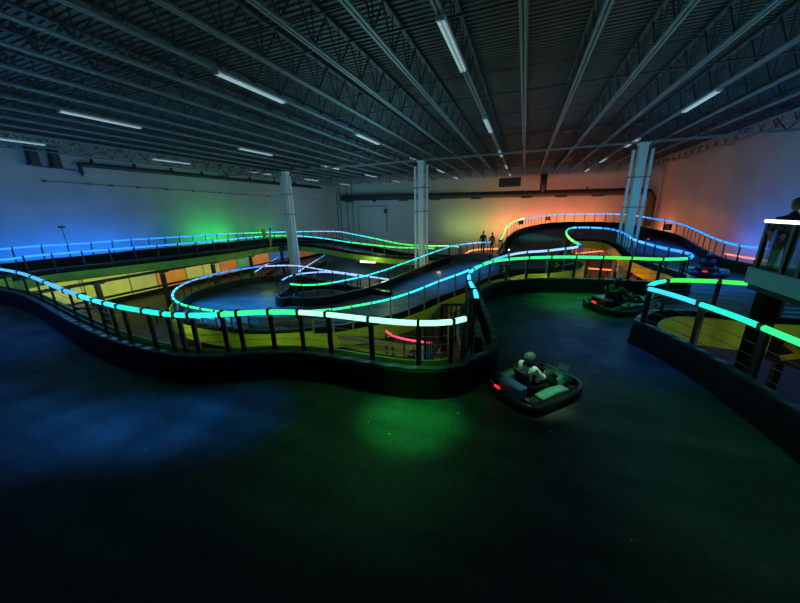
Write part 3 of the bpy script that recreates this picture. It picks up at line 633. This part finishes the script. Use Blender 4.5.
# ------------------------------------------------------------ karts
def kart(loc, rz, label, dlabel, sc=1, shirt='cloth', helmet='helmetw', pod='kblack', plate=True, head=False):
    t = tag(empty('go_kart', loc, rz, local=True), label, 'go-kart'); t.scale = (sc,)*3       # faces +Y locally
    fl = [(.0,.95),(.35,.92),(.52,.72),(.55,.45)]
    MB().box((0, .05, .08), (.62, 1.55, .05)).build('floor_pan', M['kblack'], t, bevel=.01)
    mb = MB(); ring = catmull([V((x, y, .14)) for x, y in ((0,1.0),(.45,.95),(.66,.72),(.70,.3),(.70,-.4),(.66,-.78),(.4,-.92),(0,-.93),(-.4,-.92),(-.66,-.78),(-.70,-.4),(-.70,.3),(-.66,.72),(-.45,.95),(0,1.0))], .12)
    mb.sweep(ring, normals(ring, 1), [(-.05, -.08), (-.06, .10), (.05, .10), (.06, -.08)]); mb.build('bumper_ring', M['kblack'], t, smooth=True)
    for s in (-1, 1):
        MB().sweep([V((s*.53, -.5, .2)), V((s*.53, -.1, .24)), V((s*.53, .35, .2))], [V((1, 0, 0))]*3, [(-.13, -.08), (-.12, .10), (.12, .10), (.13, -.08)]).build('side_pod', M[pod], t, bevel=.02)
    MB().sweep([V((0, .45, .2)), V((0, .75, .26)), V((0, .95, .18))], [V((1, 0, 0))]*3, [(-.34, -.05), (-.28, .12), (.28, .12), (.34, -.05)]).build('nose_cone', M[pod], t, bevel=.02)
    for x, y, r_, w in ((-.58, .62, .13, .13), (.58, .62, .13, .13), (-.56, -.62, .145, .2), (.56, -.62, .145, .2)):
        mb = MB(); mb.tube([(x-w/2, y, r_), (x-w/2+.02, y, r_), (x+w/2-.02, y, r_), (x+w/2, y, r_)], [r_*.85, r_, r_, r_*.85], 18)
        w_ = mb.build('wheel', M['rubber'], t, smooth=False)
        MB().tube([(x-w/2-.005, y, r_), (x+w/2+.005, y, r_)], r_*.5, 12).build('rim', M['bolt'], w_)
    MB().tube([(-.5, -.62, .145), (.5, -.62, .145)], .02, 8).build('axle', M['steel'], t)
    mb = MB(); mb.sweep([V((0, .05, .14)), V((0, -.25, .13)), V((0, -.42, .3)), V((0, -.5, .62))], [V((1, 0, 0))]*4, [(-.21, 0), (-.23, .12), (-.19, .12), (-.17, .03), (.17, .03), (.19, .12), (.23, .12), (.21, 0)])
    mb.build('seat', M['kblack'], t, smooth=True)
    MB().box((0, -.72, .3), (.62, .26, .28)).build('battery_box', M['kblue' if pod != 'kblack' else 'kblack'], t, bevel=.03)
    MB().tube([V((0, .42, .16)), V((0, .16, .46))], .018, 8).build('steering_column', M['steel'], t)
    c = V((0, .15, .48)); q = Matrix.Rotation(math.radians(40), 3, 'X')
    MB().tube([c+q @ V((math.cos(a)*.14, math.sin(a)*.14, 0)) for a in [2*math.pi*j/18 for j in range(19)]], .014, 6, cap=False).build('steering_wheel', M['rubber'], t, smooth=True)
    MB().box((-.02 if pod == 'kblack' else -.2, -.99, .3), (.16, .02, .06)).build('tail_light', M['redlight'], t)
    MB().box((0, -.97, .22), (.5, .05, .12)).build('rear_bar', M['kblack'], t, bevel=.01)
    if plate: MB().box((.05, .93, .42), (.24, .03, .16), Matrix.Rotation(-.6, 3, 'X')).build('number_plate', M['kwhite'], t)
    if head: MB().ball((0, 1.03, .24), .05).build('head_light', M['headlight'], t)
    d = tag(empty('person', V(loc)+V((0, 0, .15*sc)), rz, local=True), dlabel, 'person'); d.scale = (sc,)*3
    v = [(0,-.20,.14),(0,-.27,.35),(0,-.30,.56),(0,-.28,.66),(-.09,-.12,.13),(-.20,.28,.34),(-.16,.62,.10),(-.16,.70,.16),(.09,-.12,.13),(.20,.28,.34),(.16,.62,.10),(.16,.70,.16),
         (-.19,-.28,.56),(-.29,-.10,.36),(-.17,.10,.36),(.19,-.28,.56),(.29,-.10,.36),(.17,.10,.36)]
    e = [(0,1),(1,2),(2,3),(0,4),(4,5),(5,6),(6,7),(0,8),(8,9),(9,10),(10,11),(2,12),(12,13),(13,14),(2,15),(15,16),(16,17)]
    skin_body('body', v, e, [(.15,.12),(.15,.11),(.17,.11),.06,.09,.065,.045,.04,.09,.065,.045,.04,.075,.05,.035,.075,.05,.035], M['cloth'], d)
    skin_body('shirt', [(0,-.21,.18),(0,-.27,.36),(0,-.30,.57),(-.19,-.28,.57),(-.30,-.10,.36),(-.2,.04,.36),(.19,-.28,.57),(.30,-.10,.36),(.2,.04,.36)], [(0,1),(1,2),(2,3),(3,4),(4,5),(2,6),(6,7),(7,8)],
              [(.17,.135),(.165,.125),(.19,.13),.09,.062,.045,.09,.062,.045], M[shirt], d)
    for s in (-1, 1):
        mb = MB().ball((s*.145, .12, .36), (.03, .035, .04), 8, 6)
        for i in range(4): mb.tube([(s*.145, .14, .34+i*.018), (s*.13, .165, .345+i*.018), (s*.115, .15, .345+i*.018)], .009, 6)
        mb.tube([(s*.14, .11, .39), (s*.12, .14, .41)], .01, 6); mb.build('hand', M['skin'], d, smooth=True)
    hm = MB().ball((0, -.25, .78), (.125, .15, .145), 18, 12).build('helmet', M[helmet], d, smooth=True)
    MB().sweep([V((math.sin(a)*.118, -.25+math.cos(a)*.142, .78)) for a in [-.95+i*.19 for i in range(11)]], [V((math.sin(a), math.cos(a), 0)) for a in [-.95+i*.19 for i in range(11)]], [(0, -.045), (.014, -.04), (.014, .04), (0, .045)]).build('visor', M['kblack'], hm)
    return t
kart((.42, 5.50, .0), math.radians(-42), 'nearest go-kart with pale number plate and red tail light, mid track', 'person in pale shirt and dark helmet driving the nearest kart', .76, 'shirtw', 'helmet', 'kgreen_lit')
kart((3.15, 11.45, 0), math.radians(-60), 'dark go-kart passing the green lit curve, red tail light', 'person in dark clothes driving the kart on green lit curve')
kart((8.2, 18.6, 0), math.radians(-25), 'dark go-kart in the blue zone left of the booth', 'person in dark clothes driving the kart left of the booth')
kart((9.0, 31.0, .35), math.radians(15), 'far small kart between the right column and blue rails', 'person driving the far kart right of the right column')
kart((-.45, 24.6, .1), math.radians(160), 'far kart facing the camera with a white head light', 'person driving the far kart with white head light', head=True, plate=False)
# ------------------------------------------------------------ lights
def light(kind, loc, col, power, size=.3, rot=None, sy=None, spot=None, blend=1):
    l = bpy.data.lights.new('unseen_light', kind); l.color = col; l.energy = power
    if kind == 'AREA':
        l.size = size
        if sy: l.shape = 'RECTANGLE'; l.size_y = sy
    else: l.shadow_soft_size = size
    if spot: l.spot_size = math.radians(spot); l.spot_blend = blend
    o = bpy.data.objects.new('unseen_light', l); COL.objects.link(o); o.location = loc
    if rot is not None: o.rotation_euler = Vector(rot).to_track_quat('-Z', 'Y').to_euler()
    return o
BL, GR, OR, TE, CY = (.008, .17, 1), (.02, 1, .12), (1, .22, .08), (.22, .68, .9), (.05, .6, 1)
def strip(loc, col, power, L, d): light('AREA', loc, col, power, L, d, .3)
strip((-28.9, 6, .6), BL, 250, 20, (-1, 0, .45)); strip((-28.9, 14.5, .6), BL, 90, 9, (-1, 0, .45))
strip((-28.9, 24, .8), GR, 85, 5, (-1, 0, .6)); strip((-28.9, 31, .8), GR, 20, 6, (-1, 0, .6))
strip((2.6, 45.0, .4), OR, 600, 13, (0, 1, .55)); strip((-6, 45.0, .4), (.45, .75, .15), 150, 9, (0, 1, .55))
strip((13.2, 43, .4), OR, 60, 4, (1, 0, .5)); strip((12.9, 23, .2), BL, 230, 14, (1, 0, .5))
light('POINT', (-22, 10, 2.8), (.10, .5, .95), 300, 2); light('POINT', (-15, 32, 3), TE, 420, 2); light('POINT', (-7, 16, 3.4), TE, 310, 2)  # added point fills without fixtures, brighten walls and ceiling
light('POINT', (4, 18, 3), TE, 160, 2); light('POINT', (9, 22, 3), CY, 170, 2); light('POINT', (-22, 39, 2.5), TE, 420, 2); light('POINT', (-14, 21, 3.5), TE, 200, 1)  # more added fill for the back wall, right wall and columns
light('POINT', (10, 8, 3.6), CY, 160, 1)
light('SPOT', (-1.45, 4.05, 6.5), GR, 2300, .1, (0, 0, -1), None, 18); light('SPOT', (-1.8, 4, 7), GR, 260, .2, (0, 0, -1), None, 40)  # added unseen spots imitating the green handrail's glow on the floor
for x, y, e in ((-9.2, 1.7, 800), (-7.6, 1.8, 1300), (-6.2, 2.1, 1900), (-5.1, 2.6, 1500), (-4.2, 3.1, 800)): light('SPOT', (x, y, 6.5), (.02, .25, 1), e, .2, (0, 0, -1), None, 20)
light('SPOT', (-12, 3, 6.5), BL, 1100, .2, (-.6, -.2, -3), None, 60)
light('SPOT', (2.2, 12, 7), GR, 2000, .3, (0, 0, -1), None, 36)
light('SPOT', (2.2, 8.4, 7), BL, 900, .3, (0, 0, -1), None, 42); light('SPOT', (2.8, 4.8, 7), (.02, .9, .45), 190, .3, (0, 0, -1), None, 42)
light('SPOT', (.5, 5.3, 6.5), (.5, 1, .6), 1100, .1, (0, 0, -1), None, 13)  # unseen spot added to brighten the nearest kart and driver
light('SPOT', (8.0, 17.5, 7), BL, 5000, .3, (0, 0, -1), None, 60); light('SPOT', (8.6, 27, 7), BL, 5000, .3, (0, 0, -1), None, 60); light('SPOT', (1, 30, 7), (.02, .6, .6), 1500, .3, (0, 0, -1), None, 50)
light('SPOT', (-16.5, 13.5, 6.5), (.01, .3, 1), 19000, .3, (0, 0, -1), None, 58)
light('SPOT', (-4, 21, 6.5), (.01, .28, 1), 8000, .3, (0, 0, -1), None, 60); light('SPOT', (-20, 26, 6.5), BL, 6000, .3, (0, 0, -1), None, 36)
light('POINT', (-20.3, 21, 2.2), (.9, .9, .7), 25, .2)  # small unseen lamp added to brighten the person in orange
light('POINT', (-13, 25.6, -.9), (.85, 1, .3), 130, .3); light('POINT', (-6.3, 27.0, -1.7), (1, .6, .2), 60, .2)  # unseen lamps added to tint the raised track's side panel
WY = (.9, 1, .42)
light('AREA', (-25.6, 14, -1.2), WY, 330, 20, (-1, 0, -.12), .3); light('AREA', (-25.6, 31, -1.2), (1, .85, .6), 200, 14, (-1, 0, -.12), .3)
for x, y, z, e, c in ((-9, 8, -1.3, 70, (.8, 1, .3)), (-4, 9, -1.5, 70, (.9, 1, .3)), (-15, 8.6, -1.5, 45, (.9, 1, .35)), (-19, 11, -1.2, 50, (.8, 1, .3)), (4.6, 17.5, -.8, 60, (1, .35, .08)), (5.0, 20.5, -1.5, 60, (1, .3, .05)), (4, 36, -1.5, 500, (1, .3, .1)),
                      (10, 36, -1.5, 300, (1, .3, .1)), (6.0, 6.5, -.9, 55, (1, .9, .3)), (-13, 27, -1.5, 60, (1, .6, .3)), (-19, 19, -1.2, 25, (.5, 1, .2)), (-10, 22, -1.2, 70, (.7, 1, .2)), (-6, 24, -1.6, 50, (1, .6, .2)), (1.2, 15.2, -.6, 40, (1, .95, .2))):
    light('POINT', (x, y, z), c, e, .25)
w = bpy.data.worlds.new('world'); bpy.context.scene.world = w; w.use_nodes = True; w.node_tree.nodes['Background'].inputs[0].default_value = (0, 0, 0, 1)
for o in bpy.data.objects:
    for k_ in ('_org', '_local'):
        if k_ in o: del o[k_]
